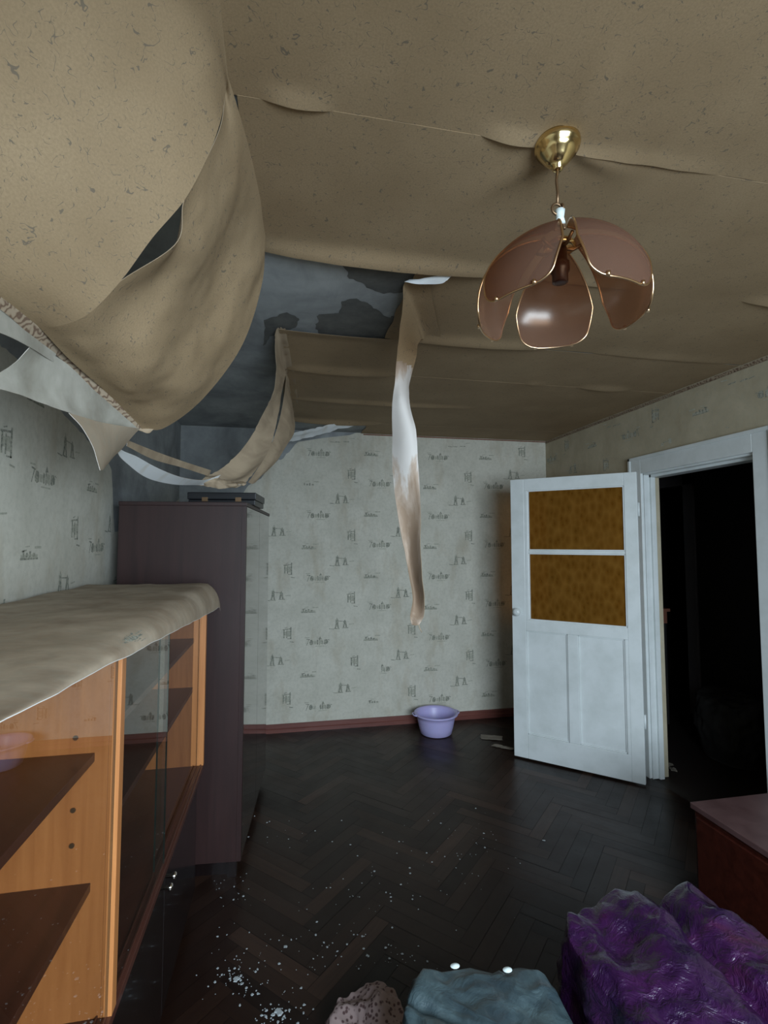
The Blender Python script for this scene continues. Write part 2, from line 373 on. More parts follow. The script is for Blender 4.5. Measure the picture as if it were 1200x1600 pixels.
def lip(x, bumps):
    s = 0
    for a, b, h in bumps:
        if a < x < b: s = max(s, h*math.sin(PI*(x-a)/(b-a))**.6)
    return s
LX, LY = .622, 1.03
def lane(y0, y1, x0, x1, farb=(), nearb=(), farw=.05, leftragged=0, seed=0, base=.004):
    nx = int((x1-x0)/.02)+2; ny = int((y1-y0)/.014)+2; Z = []; UVs = []
    for j in range(ny):
        y = y0+(y1-y0)*j/(ny-1); row = []; ur = []
        for i in range(nx):
            xx0 = x0+leftragged*(noise.noise(V((y*9, seed, 0))))
            x = xx0+(x1-xx0)*i/(nx-1)
            z = H-base-.0015*(noise.noise(V((x*3, y*4, seed)))+1)
            z -= lip(x, farb)*math.exp(-((y1-y)/farw)**2)
            z -= lip(x, nearb)*math.exp(-((y-y0)/farw)**2)
            dx, dy = x-LX, y-LY; r = math.hypot(dx, dy)
            if r < .45: z -= .009*max(0, math.sin(math.atan2(dy, dx)*3.5+.8))**4*math.exp(-((r-.1)/.13)**2)
            jy = .003*noise.noise(V((x*14, y1, 3)))*((y-y0)/(y1-y0))
            row.append(V((x, y+jy, z))); ur.append((x, y))
        Z.append(row); UVs.append(ur)
    mb = MB(); mb.grid(Z, 0, True, UVs); B = [[p+V((0,0,.001)) for p in r] for r in Z]; mb.grid(B, 1, True, UVs)
    for a, b in ((Z[0], B[0]), (Z[-1], B[-1]), ([r[0] for r in Z], [r[0] for r in B]), ([r[-1] for r in Z], [r[-1] for r in B])):
        for k in range(len(a)-1): mb.poly([a[k], a[k+1], b[k+1], b[k]], 0, [(a[k].x, a[k].y)]*4)
    return mb.build('ceiling_paper', [M['cpaper'], M['pback']], ceiling)
lane(YF, .15, XL+.002, XR-.002, seed=1)
lane(.15, 1.045, -.125, XR-.002, farb=((-.06, .09, .011), (.44, .60, .012), (.68, 1.1, .006), (1.3, 2.0, .003)), farw=.025, seed=2)
lane(1.045, 1.605, -.11, XR-.002, farb=((-.12, .78, .03), (.8, 1.3, .006), (1.75, 2.25, .014)), farw=.04, seed=3, base=.005)
lane(1.60, 2.205, .44, XR-.002, farb=((.40, 1.25, .022), (1.5, 2.3, .006)), leftragged=.01, seed=4)
lane(2.215, 2.727, -.035, XR-.002, farb=((-.03, .6, .022), (1.4, 1.52, .008), (1.75, 2.1, .014)), nearb=((-.06, .6, .012),), seed=5, base=.003)
lane(2.722, 3.305, -.02, XR-.002, farb=((0, 1.3, .018),), farw=.035, seed=6)
lane(3.30, 3.885, .01, XR-.002, farb=((0, .75, .03),), farw=.04, seed=7, base=.003)
lane(3.885, YB-.002, .64, XR-.002, leftragged=.02, seed=8)

# ---- wallpaper printing: small engraved views, part of the wall mesh
def stroke(a, b, w=.004):
    a, b = V((*a, 0)), V((*b, 0)); d = (b-a).normalized(); n = V((-d.y, d.x, 0))*w/2
    return [(p.x, p.y) for p in (a-n, b-n, b+n, a+n)]
def rect(x0, y0, x1, y1): return [(x0,y0), (x1,y0), (x1,y1), (x0,y1)]
mot = {}
mot['gate'] = [(0, rect(-.03,-.04,-.021,.022)), (0, rect(-.008,-.04,-.001,.02)), (0, rect(.021,-.047,.030,.044)), (1, rect(-.021,-.02,-.008,.01)), (0, stroke((-.036,.024),(.022,.030),.007)), (0, stroke((-.02,.036),(.0,.042),.004)), (1, rect(.0,-.03,.021,.015)), (0, stroke((.02,-.068),(.05,-.072),.006)), (0, stroke((.0,-.045),(.03,-.045),.005))]
mot['towers'] = [(0, [(-.046,-.038),(-.034,.02),(-.028,.046),(-.02,.02),(-.012,-.038),(-.022,-.038),(-.028,-.01),(-.036,-.038)]), (0, [(.018,-.034),(.026,.012),(.034,.028),(.044,.010),(.052,-.034),(.042,-.034),(.035,-.008),(.028,-.034)]), (0, stroke((-.02,.018),(.03,.014),.005)), (1, rect(-.04,.0,-.016,.03)), (1, rect(.024,-.005,.046,.014)), (0, stroke((-.09,-.04),(-.052,-.044),.005)), (0, stroke((-.05,-.04),(-.008,-.042),.006)), (0, stroke((.014,-.036),(.062,-.036),.006)), (1, stroke((.065,-.01),(.105,-.006),.006))]
mot['grove'] = [(1, rect(-.098,.020,-.062,.026)), (0, stroke((-.088,.012),(-.06,.008),.006)), (0, stroke((-.085,-.036),(-.068,.008),.005)), (0, [(-.062,-.03),(-.05,-.036),(-.036,-.03),(-.034,-.008),(-.042,.006),(-.056,.004),(-.064,-.012)]), (1, rect(-.03,-.03,-.012,-.004)), (0, [(-.006,-.034),(.004,-.03),(.004,.0),(-.006,.006),(-.010,-.012)]), (0, [(.006,.008),(.018,.03),(.030,.008)]), (0, rect(.010,-.036,.016,.008)), (1, rect(.018,-.03,.034,.004)), (0, rect(.034,-.034,.040,.0)), (0, [(.046,-.028),(.056,-.034),(.078,-.026),(.082,-.008),(.070,.006),(.050,.004)]), (0, stroke((.078,.004),(.092,-.002),.005)), (1, stroke((-.02,-.045),(.05,-.045),.005))]
mot['quay'] = [(1, rect(-.056,-.018,.052,-.006)), (0, stroke((-.058,-.020),(.056,-.020),.006)), (0, rect(-.044,-.014,-.034,.006)), (0, rect(-.024,-.014,-.012,.0)), (0, rect(-.004,-.014,.008,.004)), (0, rect(.018,-.014,.034,-.002)), (0, stroke((-.05,.004),(-.02,.008),.005)), (1, rect(.032,.012,.076,.020)), (1, stroke((-.03,.018),(.0,.02),.004))]
def prints(mb, tr, s0, s1, z0, z1, phase=0.0, ok=None, mi=(1, 2), sz=1.0, eps=.0007):
    """tr(s, z, e) -> point on the surface lifted by e"""
    Pp = .53
    for i in range(int(math.floor((s0-phase)/Pp))-1, int((s1-phase)/Pp)+2):
        for j in range(int(z0/Pp)-2, int(z1/Pp)+3):
            for nm, ox, oz in (('gate', 0, 0), ('towers', -.09, -.215), ('grove', .25, -.07), ('quay', .17, -.345)):
                cs = phase+i*Pp+ox; cz = j*Pp+(.25 if i % 2 else 0)+oz+.02
                if not (s0+.0 < cs < s1-.0 and z0 < cz < z1): continue
                for kk, pl in mot[nm]:
                    q = [(cs+x*sz, cz+y*sz) for x, y in pl]
                    if any(not (s0 < a < s1 and z0 < b < z1) for a, b in q): continue
                    if ok and not all(ok(a, b) for a, b in q): continue
                    mb.poly([tr(a, b, eps+(.0002 if kk == 0 else 0)) for a, b in q], mi[kk])
WM = [M['wpaper'], M['ink'], M['ink2']]
# back wall: first a slab, then its paper and print in the same mesh
mb = MB(); mb.box((XL-.15, YB, 0), (XR+.12, YB+.15, H))
prints(mb, lambda s, z, e: V((s, YB-e, z)), XL, XR, .08, H-.03, phase=.03-.53, ok=lambda a, b: b < 1.75 or a > .15, sz=1.08)
bp = [V((XL+.001, YB-.0012, H-.001))]
zz_ = [(XL+.001, 1.70), (-.62, 1.72), (-.5, 1.86), (-.38, 1.9), (-.30, 2.02), (-.2, 2.08), (-.12, 2.2), (-.02, 2.26), (.1, 2.40), (.3, 2.44), (.6, 2.485)]
for (xa, za), (xb, zb_) in zip(zz_, zz_[1:]):
    for k in range(5):
        f_ = k/5; bp.append(V((xa+(xb-xa)*f_, YB-.0012, za+(zb_-za)*f_+(.012*noise.noise(V((xa*20+k, 0, 0))) if k or xa > XL+.1 else 0))))
bp.append(V((.6, YB-.0012, H-.001))); mb.poly(bp, 3)
struct('wall_back', mb, WM+[M['plaster']])
# a pasted repair piece low on the back wall, with its lifted edge
mb = MB(); G = [[V((.27+.55*i/16, YB-.002-(.006 if (i in (0,16) or j == 12) else 0)*abs(noise.noise(V((i*.4, j*.5, 0)))), .08+.56*j/12)) for i in range(17)] for j in range(13)]
mb.grid(G, 0, True)
prints(mb, lambda s, z, e: V((s, YB-.0095-e, z)), .29, .80, .09, .62, phase=.06-.53)
pt = mb.build('wallpaper_patch', [M['wpaper'], M['ink'], M['ink2']], bpy.data.objects['wall_back'])
# left wall: bare plaster on top, paper up to a torn edge
mb = MB(); mb.box((XL-.15, YF-.15, 0), (XL, YB, H))
wl = struct('wall_left', mb, [M['plaster']])
top = [(YF, 2.46), (.2, 2.40), (.7, 2.30), (1.1, 2.22), (1.45, 2.17), (1.8, 2.12), (2.1, 2.04), (2.4, 1.98), (2.56, 1.96), (2.66, 1.90), (2.72, 1.60), (2.9, 1.62), (3.3, 1.72), (3.8, 1.78), (YB, 1.9)]
def ztop(y):
    for (a, za), (b, zb) in zip(top, top[1:]):
        if a <= y <= b: return za+(zb-za)*(y-a)/(b-a)
    return 1.9
mb = MB(); NY = 220; xs = XL+.0015
for i in range(NY):
    y0 = YF+(YB-YF)*i/NY; y1 = YF+(YB-YF)*(i+1)/NY
    za = ztop(y0)+.012*noise.noise(V((y0*22, 0, 0))); zb = ztop(y1)+.012*noise.noise(V((y1*22, 0, 0)))
    mb.poly([(xs, y0, 0), (xs, y1, 0), (xs, y1, zb), (xs, y0, za)], 0)
prints(mb, lambda s, z, e: V((xs+e, s, z)), YF, YB, .08, 2.4, phase=.12, ok=lambda a, b: b < ztop(a)-.03, sz=1.05)
mb.build('wallpaper', WM, wl)
# right wall with the doorway
DY0, DY1, DZ = 2.15, 2.98, 2.015
mb = MB(); mb.box((XR, YF-.15, 0), (XR+.12, DY0, H)); mb.box((XR, DY1, 0), (XR+.12, YB, H)); mb.box((XR, DY0, DZ+.02), (XR+.12, DY1, H))
prints(mb, lambda s, z, e: V((XR-e, s, z)), YF, YB, .08, H-.04, phase=.20, ok=lambda a, b: not (DY0-.16 < a < DY1+.16 and b < DZ+.15), sz=1.05)
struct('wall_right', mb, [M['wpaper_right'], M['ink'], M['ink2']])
# window wall behind the camera
wx0, wx1, wz0, wz1 = .06, 1.66, .85, 2.25
mb = MB()
mb.box((XL-.15, YF-.3, 0), (wx0, YF, H)); mb.box((wx1, YF-.3, 0), (XR+.12, YF, H)); mb.box((wx0, YF-.3, 0), (wx1, YF, wz0)); mb.box((wx0, YF-.3, wz1), (wx1, YF, H))
struct('wall_front', mb, WM)
mb = MB()
for a in ((wx0, wx0+.05), (wx1-.05, wx1), (.83, .90)): mb.box((a[0], YF-.22, wz0), (a[1], YF-.16, wz1))
mb.box((wx0, YF-.22, wz0), (wx1, YF-.16, wz0+.06)); mb.box((wx0, YF-.22, wz1-.06), (wx1, YF-.16, wz1)); mb.box((wx0-.04, YF-.2, wz0-.04), (wx1+.04, YF+.06, wz0))
win = struct('window_1', mb, [M['frame_w']])
mb = MB(); mb.box((wx0+.05, YF-.192, wz0+.06), (wx1-.05, YF-.188, wz1-.06)); mb.build('window_pane', M['pane'], win)

# skirting boards
def skirt(name, a, b, nrm_):
    a, b, nr = V(a), V(b), V(nrm_); prof = [(0,0), (.018,0), (.018,.028), (.012,.034), (.012,.058), (.006,.068), (0,.068)]
    mb = MB(); k = len(prof); bb = len(mb.v)
    for p in (a, b):
        for d, z in prof: mb.v.append(p+nr*d+V((0,0,z)))
    for i in range(k-1): mb.face((bb+i, bb+i+1, bb+k+i+1, bb+k+i))
    mb.face([bb+i for i in range(k)]); mb.face([bb+k+i for i in range(k)][::-1])
    return struct(name, mb, [M['skirt']])
skirt('baseboard_back', (XL, YB, 0), (XR, YB, 0), (0,-1,0))
skirt('baseboard_left', (XL, YF, 0), (XL, YB-.02, 0), (1,0,0))
skirt('baseboard_right', (XR, DY1+.13, 0), (XR, YB-.02, 0), (-1,0,0))
skirt('baseboard_front', (XL, YF, 0), (XR, YF, 0), (0,1,0))
# paper border where the right wall and the back wall meet the ceiling
mb = MB()
def braid(p0, p1, off, w=.022):
    p0, p1, off = V(p0), V(p1), V(off); L = (p1-p0).length; n = int(L/.02)
    for i in range(n):
        a = p0.lerp(p1, i/n); b = p0.lerp(p1, (i+1)/n); z = V((0,0,-w)); h = off*(.004+.003*(i % 2))
        mb.poly([a, b, b+z+h, a+z+h], 0, [(i*.02, 0), (i*.02+.02, 0), (i*.02+.02, w), (i*.02, w)])
        mb.poly([a+z+h, b+z+h, b+z, a+z], 0)
braid((XR-.0005, YF, H-.008), (XR-.0005, YB-.003, H-.008), (-1,0,0)); struct('trim_1', mb, [M['border']])
mb = MB(); braid((.66, YB-.0005, H-.008), (XR-.004, YB-.0005, H-.008), (0,-1,0), .010); struct('trim_2', mb, [M['red_line']])

# hallway behind the doorway
HX0, HX1, HY0, HY1 = XR+.12, 3.65, .6, 5.2
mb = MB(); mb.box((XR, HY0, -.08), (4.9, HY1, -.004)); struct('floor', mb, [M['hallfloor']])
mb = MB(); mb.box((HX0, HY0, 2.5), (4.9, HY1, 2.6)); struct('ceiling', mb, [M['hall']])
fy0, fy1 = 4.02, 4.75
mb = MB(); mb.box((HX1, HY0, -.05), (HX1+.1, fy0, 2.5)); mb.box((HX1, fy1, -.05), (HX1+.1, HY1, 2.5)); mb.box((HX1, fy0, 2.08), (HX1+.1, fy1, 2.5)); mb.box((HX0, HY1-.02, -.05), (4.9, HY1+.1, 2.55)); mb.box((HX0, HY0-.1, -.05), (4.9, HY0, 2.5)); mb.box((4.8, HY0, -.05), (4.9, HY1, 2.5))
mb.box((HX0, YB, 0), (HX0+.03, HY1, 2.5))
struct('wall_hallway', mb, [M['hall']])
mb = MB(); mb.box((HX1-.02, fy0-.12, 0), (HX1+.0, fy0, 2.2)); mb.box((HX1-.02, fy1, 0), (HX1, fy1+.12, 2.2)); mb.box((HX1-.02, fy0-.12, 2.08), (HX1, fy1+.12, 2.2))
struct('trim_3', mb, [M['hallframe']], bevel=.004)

# ------------------------------------------------------------------ door_1: frame + opened leaf
dr = empty('door_1', (XR, DY1, 0)); dr['kind'] = 'structure'
L = Matrix.Translation((-XR, -DY1, 0))
mb = MB()
cw, ct = .118, .022
def cbox(lo, hi): mb.box(lo, hi, 0, L)
cbox((XR-ct, DY1, 0), (XR, DY1+cw, DZ+cw)); cbox((XR-ct, DY0-cw, 0), (XR, DY0, DZ+cw)); cbox((XR-ct, DY0, DZ), (XR, DY1, DZ+cw))
cbox((XR-ct-.008, DY1+cw-.022, 0), (XR-ct, DY1+cw, DZ+cw)); cbox((XR-ct-.008, DY0-cw, 0), (XR-ct, DY0-cw+.022, DZ+cw)); cbox((XR-ct-.008, DY0-cw, DZ+cw-.022), (XR-ct, DY1+cw, DZ+cw))
mb.build('casing', M['white'], dr, bevel=.003)
mb = MB()
cbox((XR-.005, DY1-.012, 0), (XR+.035, DY1, DZ)); cbox((XR+.035, DY1-.028, 0), (XR+.068, DY1, DZ)); cbox((XR-.005, DY0, 0), (XR+.035, DY0+.012, DZ)); cbox((XR+.035, DY0, 0), (XR+.068, DY0+.028, DZ)); cbox((XR-.005, DY0, DZ-.012), (XR+.035, DY1, DZ+.02)); cbox((XR+.035, DY0, DZ-.028), (XR+.12, DY1, DZ+.02))
mb.build('jamb', M['white'], dr, bevel=.002)
a, b = V((1.643, 3.458, 0)), V((2.262, 2.884, 0)); dd = (b-a); LW = dd.length; dd.normalize(); nn = V((dd.y, -dd.x, 0))   # nn faces the room
if nn.y > 0: nn = -nn
LM = L @ Matrix(((dd.x, nn.x, 0, a.x), (dd.y, nn.y, 0, a.y), (0, 0, 1, 0), (0, 0, 0, 1)))
T_ = .038; z0, z1 = .012, 2.012
def lbox(mb, s0, z0_, s1, z1_, y0=-T_, y1=0.0, mi=0): mb.box((s0, y0, z0_), (s1, y1, z1_), mi, LM)
mb = MB()
gx0, gx1 = .125, .765; g0, g1, g2, g3 = .99, 1.470, 1.490, 1.925
px = ((.100, .385), (.455, .745)); pz = (.18, .912)
lbox(mb, 0, z0, px[0][0], z1); lbox(mb, gx1, z0, LW, z1)
lbox(mb, px[0][0], z0, gx1, pz[0]); lbox(mb, px[0][0], pz[1], gx1, g0); lbox(mb, px[0][0], g3, gx1, z1)
lbox(mb, px[0][0], g0, gx0, g3); lbox(mb, px[0][1], pz[0], px[1][0], pz[1]); lbox(mb, px[1][1], pz[0], gx1, pz[1])
lbox(mb, gx0, g1, gx1, g2, -T_+.006, -.006)
leaf = mb.build('leaf', M['white'], dr, bevel=.003)
for s0, s1 in px:
    mb = MB(); lbox(mb, s0, pz[0], s1, pz[1], -.030, -.016)
    for q in ((s0, pz[0], s0+.009, pz[1]), (s1-.009, pz[0], s1, pz[1]), (s0, pz[0], s1, pz[0]+.009), (s0, pz[1]-.009, s1, pz[1])): lbox(mb, *q, -.016, -.008)
    mb.build('panel', M['white'], leaf, bevel=.002)
for q0, q1 in ((g0, g1), (g2, g3)):
    mb = MB(); lbox(mb, gx0+.001, q0+.001, gx1-.001, q1-.001, -.022, -.018)
    pn = mb.build('glass_pane', M['amber'], leaf); pn['label'] = 'amber figured glass pane'
    mb = MB()
    for q in ((gx0, q0, gx0+.008, q1), (gx1-.008, q0, gx1, q1), (gx0, q0, gx1, q0+.008), (gx0, q1-.008, gx1, q1)): lbox(mb, *q, -.017, -.006)
    mb.build('glazing_bead', M['white'], leaf)
mb = MB(); kc = LM @ V((.045, 0, 1.045)); kn = (LM.to_3x3() @ V((0, 1, 0))).normalized()
mb.tube([kc, kc+kn*.006], .026, 24); mb.tube([kc+kn*.006, kc+kn*.03], .010, 12)
mb.tube([kc+kn*x for x in (.026, .032, .042, .052, .058)], [.014, .024, .028, .024, .008], 20)
kb = LM @ V((.045, -T_, 1.045)); mb.tube([kb-kn*x for x in (0, .02, .03, .045, .05)], [.012, .012, .026, .024, .008], 20)
mb.build('knob', M['white'], leaf)
mb = MB(); lbox(mb, -.0015, .96, .0005, 1.12, -.03, -.008); mb.build('lock_plate', M['brass_dark'], leaf)
for z in (.35, 1.72):
    mb = MB(); p = LM @ V((LW+.004, -T_+.002, z)); mb.tube([p, p+V((0,0,.09))], .007, 10)
    mb.build('hinge', M['white'], dr)

# ------------------------------------------------------------------ wardrobe
ward = empty('wardrobe', (-.184, 2.50, 0), math.radians(-4.6))
tag(ward, 'tall dark mahogany wardrobe with polished doors and bare dark side panel, by the left wall', 'wardrobe')
WD, WW, WZ = .585, .985, 1.742     # depth (x), width (y), height
mb = MB(); mb.box((-WD, 0, .07), (-.022, .02, WZ-.018)); mb.box((-WD, WW-.02, .07), (-.022, WW, WZ-.018)); mb.box((-WD, .02, .07), (-.024, WW-.02, .09)); mb.box((-WD, .02, .09), (-WD+.006, WW-.02, WZ-.018))
mb.box((-.022, 0, .07), (0, .02, WZ-.018)); 
mb.build('carcass', M['maho'], ward, bevel=.001)
mb = MB(); mb.box((-WD-.002, -.003, WZ-.018), (.002, WW+.003, WZ)); mb.build('top', M['maho'], ward, bevel=.002)
mb = MB(); mb.box((-WD+.03, .03, 0), (-.035, WW-.03, .07)); mb.box((-.06, .005, 0), (-.02, .03, .07)); mb.build('plinth', M['black_lac'], ward)
for k in range(2):
    y0 = .021+k*.4725; mb = MB(); mb.box((-.02, y0, .074), (0, y0+.4705, WZ-.020)); d = mb.build('door', M['maho_gloss'], ward, bevel=.0015)

# things on the wardrobe
mb = MB(); Mr = Matrix.Translation((-.34, 2.93, WZ)) @ Matrix.Rotation(math.radians(-6), 4, 'Z')
o = empty('black_case', (-.31, 2.86, WZ+.001), math.radians(-6)); tag(o, 'flat black case lying on top of the tall wardrobe, under the fallen paper', 'case')
mb = MB(); mb.box((-.17, -.14, 0), (.17, .16, .028)); mb.build('body', M['black'], o, bevel=.004)
mb = MB(); mb.box((-.175, -.145, .029), (.175, .165, .066)); lid = mb.build('lid', M['black'], o, bevel=.004)
for xa in (-.10, .07):
    mb = MB(); mb.box((xa, -.149, .018), (xa+.03, -.141, .04)); mb.build('latch', M['brass_dark'], lid)

# ------------------------------------------------------------------ display cabinet along the left wall
cab = empty('display_cabinet', (-.335, 0, 0)); tag(cab, 'long low display cabinet with glass doors and bright orange wood uprights above black lower doors', 'cabinet')
CB, CF = -.475, 0.0       # back, front x in the cabinet's own frame
CY0, CYM, CY1 = -.02, 1.18, 2.36
zb, zt = .585, 1.365
mb = MB(); mb.box((CB, CY0, .06), (-.045, CY1, .09)); mb.box((CB, CY0, .06), (CB+.006, CY1, zb-.02))
for y in (CY0, CYM-.01, CY1-.02): mb.box((CB, y, .09), (-.045, y+.02, zb-.02))
mb.build('lower_carcass', M['black_lac'], cab, bevel=.001)
mb = MB(); mb.box((CB+.03, CY0+.02, 0), (-.08, CY1-.02, .06)); mb.build('plinth', M['black_lac'], cab)
mb = MB(); mb.box((CB, CY0, zb-.02), (CF, CY1, zb)); mb.box((-.012, CY0+.01, zb), (-.008, CY1-.02, zb+.006)); mb.box((-.030, CY0+.01, zb), (-.026, CY1-.02, zb+.006)); mb.build('display_base', M['shelf'], cab, bevel=.0015)
mb = MB(); mb.box((CB, CY0, zb), (CB+.006, CY1, zt-.02)); mb.build('back_panel', M['inner'], cab)
mb = MB(); mb.box((CB-.004, CY0-.01, zt-.02), (CF+.004, CY1+.006, zt)); mb.build('top', M['shelf'], cab, bevel=.002)
for y, hw in ((CY0, .02), (CYM-.012, .026), (CY1-.022, .022)):
    mb = MB(); mb.box((CB+.006, y, zb), (-.022, y+hw, zt-.02)); mb.box((-.022, y-.001, zb), (CF, y+hw+.001, zt-.02)); mb.build('upright', M['orange'], cab, bevel=.001)
for y0, y1 in ((CY0+.02, CYM-.012), (CYM+.014, CY1-.022)):
    for z in ((.852, 1.112) if y0 < 1 else (.92, 1.13)):
        mb = MB(); mb.box((CB+.006, y0, z-.018), (-.048, y1, z)); mb.build('shelf', M['shelf'], cab, bevel=.001)
# shelf-pin holes with screws
for y, zz in ((CYM-.0125, (1.00, 1.145, .79, .93)), ):
    for z in zz:
        mb = MB(); mb.tube([(-.085, y, z), (-.085, y-.003, z)], .005, 10); mb.build('shelf_pin', M['brass_dark'], cab)
# sliding glass panes
def pane(y0, y1, x):
    mb = MB(); mb.box((x-.002, y0, zb+.003), (x+.002, y1, zt-.022)); p = mb.build('glass_pane', M['pane'], cab)
    for ya in (y0-.0015, y1):
        mb = MB(); mb.box((x-.0022, ya, zb+.003), (x+.0022, ya+.0015, zt-.022)); mb.build('pane_edge', M['green_edge'], p)
pane(CYM+.018, 1.655, -.010); pane(1.62, CY1-.026, -.028)
pane(CY0+.02, .62, -.028); pane(.58, CYM-.016, -.010)
# lower doors
for k in range(4):
    y0 = CY0+.002+k*.5945; mb = MB(); mb.box((-.045, y0, .064), (-.027, y0+.591, zb-.024)); d = mb.build('lower_door', M['black_lac'], cab, bevel=.0015)
    yy = y0+(.565 if k % 2 == 0 else .026) if True else 0
    kn_ = MB(); kn_.lathe([(0, 0), (.006, 0), (.005, .014), (.011, .019), (.012, .025), (.008, .030), (0, .031)], (0,0,0), 16)
    zz = .47
    for i, p in enumerate(kn_.v): kn_.v[i] = V((-.027+p.z, yy+p.x, zz+p.y))
    kk = kn_.build('knob', M['chrome'], d); kk['label'] = 'shiny chrome knob'
# wallpaper laid over the cabinet top
mb = MB(); NU, NV = 110, 26
G = []; UVs = []
for i in range(NU):
    y = -.05+(2.425+.05)*i/(NU-1); row = []; ur = []
    for j in range(NV):
        tt = j/(NV-1)
        hem = 1.262+.100*max(0, min(1, (2.2-y)/1.6)); ex = .045+.006*noise.noise(V((y*5, 0, 0)))
        if tt < .72:
            x = CB-.335+.003+(tt/.72)*(-CB+.0); z = zt+.003+.0035*(noise.noise(V((x*7, y*5, 0)))+.6)
            x += 0
            z += .010*max(0, 1-abs(y-2.30)/.10)*0
        else:
            q = (tt-.72)/.28; x = -.335+.004+ex*(1-(1-q)**2.6)+.002*noise.noise(V((y*16, 0, 2))); z = zt+.003-(zt-hem)*(q**1.12)
        yy = y
        if y > 2.30:                      # the end is cut off slantwise and tips down
            r = (y-2.30)/.125; yy = 2.30+.125*r*(.25+.75*max(0, (tt-.25)/.75)); z -= .03*r*r*(tt**2)
        row.append(V((x, yy, z+.003*noise.noise(V((x*22, y*9, 5)))))); ur.append((y, x))
    G.append(row); UVs.append(ur)
mb.grid(G, 0, True); B = [[p-V((0,0,.0012)) for p in r] for r in G]; mb.grid(B, 3, True)
for a_, b_ in ((G[0], B[0]), (G[-1], B[-1]), ([r[0] for r in G], [r[0] for r in B]), ([r[-1] for r in G], [r[-1] for r in B])):
    for k in range(len(a_)-1): mb.poly([a_[k], a_[k+1], b_[k+1], b_[k]], 3)
def hem_z(s): return 1.262+.100*max(0, min(1, (2.2-s)/1.6))
o = mb.build('wallpaper_cover', [M['wpaper_cloth'], M['ink'], M['ink2'], M['pback']]); tag(o, 'sheet of old patterned wallpaper spread over the top of the long low display cabinet', 'wallpaper sheet')
mb = MB()
for s, xx in ((1.10, 0), (2.25, -.10)):
    for kk, pl in mot['gate']+mot['quay']:
        pts = []
        for x, y in pl:
            q = .45-y*4; q = max(.05, min(.95, q)); pts.append(V((-.335+.0065+.045*math.sin(q*PI/2), s+x*1.1, zt+.004-(zt-hem_z(s))*(q**1.3))))
        if s < 2: mb.poly(pts, 0)
mb.build('print', [M['ink']], o)

# ------------------------------------------------------------------ sagging ceiling paper (left)
CP = [M['cpaper'], M['pbackb']]
WPF = [M['wpaper_flap'], M['pback']]
sag = empty('sagging_wallpaper', (-.35, 1.3, 2.45)); tag(sag, 'big sheet of ceiling paper sagging down at upper left, with a long dark rip', 'torn wallpaper')
def under(parent, fn, *a, **k):
    o = fn(*a, **k); o.parent = parent; o.matrix_parent_inverse = Matrix.Translation(-Vector(parent.location)); return o
def seam(mid, small):
    return [C(356,118), C(352,150,.012), A(*small), A(322,250,1.03), A(288,313,1.03), A(*mid), A(188,440,1.06), A(140,489,1.085), A(98,508,1.11), A(62,512,1.13)]
SEAM_A, SEAM_B = seam((238,372,1.035), (343,195,1.03)), seam((276,380,1.05), (345,197,1.035))
Arows = [
 [V((-.10,.14,2.495)), V((-.25,.14,2.492)), V((-.40,.14,2.485)), V((-.55,.14,2.47)), V((-.70,.14,2.45)), V((-.835,.14,2.42))],
 [V((-.115,.50,2.494)), V((-.24,.50,2.475)), V((-.38,.50,2.42)), V((-.53,.50,2.33)), V((-.68,.52,2.25)), V((-.80,.56,2.19))],
 [V((-.12,.80,2.494)), V((-.21,.80,2.46)), V((-.32,.80,2.36)), V((-.44,.82,2.23)), V((-.56,.84,2.12)), V((-.70,.88,2.05))],
 SEAM_A]
a_ = under(sag, sheet, 'ceiling_paper', Arows, CP, nu=60, nv=90, rip=.006, ripf=5, seed=2, fade=True)
Brows = [
 SEAM_B,
 [C(385,215), A(352,300,1.16), A(300,390,1.17), A(225,480,1.17), A(165,545,1.20), A(110,563,1.26)],
 [C(405,300), A(372,385,1.38), A(320,470,1.36), A(250,560,1.30), A(205,600,1.36), A(165,612,1.42)],
 [C(411,345), A(392,430,1.50), A(345,520,1.50), A(283,600,1.44), A(240,632,1.48), A(198,645,1.52)],
 [C(415,368), A(409,445,1.60), A(378,540,1.63), A(318,622,1.64), A(258,668,1.64), A(222,670,1.60)]]
b_ = under(sag, sheet, 'ceiling_paper', Brows, CP, nu=80, nv=90, rip=.012, ripf=5, seed=5, uvoff=(3, 1), fade=True, fold=lambda u, v: .011*math.sin(2*PI*(u*1.7+.25*math.sin(v*5)+.1))*min(1, v*2.2)*min(1, (1-v)*4)*min(1, u*3)*min(1, (1-u)*4))
# little ragged corner past the border
under(sag, sheet, 'torn_corner', [[A(215,664,1.6), A(225,668,1.605), A(242,668,1.62)], [A(216,672,1.6), A(226,674,1.605), A(238,672,1.62)], [A(218,672,1.6), A(229,677,1.605), A(234,676,1.62)]], CP, nu=8, nv=8)
bord = [((-60,430),(-62,448),.9), ((0,463),(0,483),1.0), ((55,506),(47,523),1.12), ((110,552),(101,566),1.28), ((165,606),(156,618),1.42), ((222,662),(217,672),1.595)]
bt = [[A(*p, Y=Y-.006) if False else A(p[0], p[1], Y-.006) for p, q, Y in bord], [A(q[0], q[1], Y-.004) for p, q, Y in bord]]
under(sag, sheet, 'border_strip', [[x, x.lerp(y, .5), y] for x, y in zip(*bt)], [M['border'], M['pback']], nu=60, nv=6)
mb = MB(); p = A(161,595,1.40); mb.tube([p+V((0,-.008,0)), p+V((0,-.012,0))], .007, 10); o = mb.build('nail_stain', M['brass_dark'], sag); o.matrix_parent_inverse = Matrix.Translation(-Vector(sag.location))
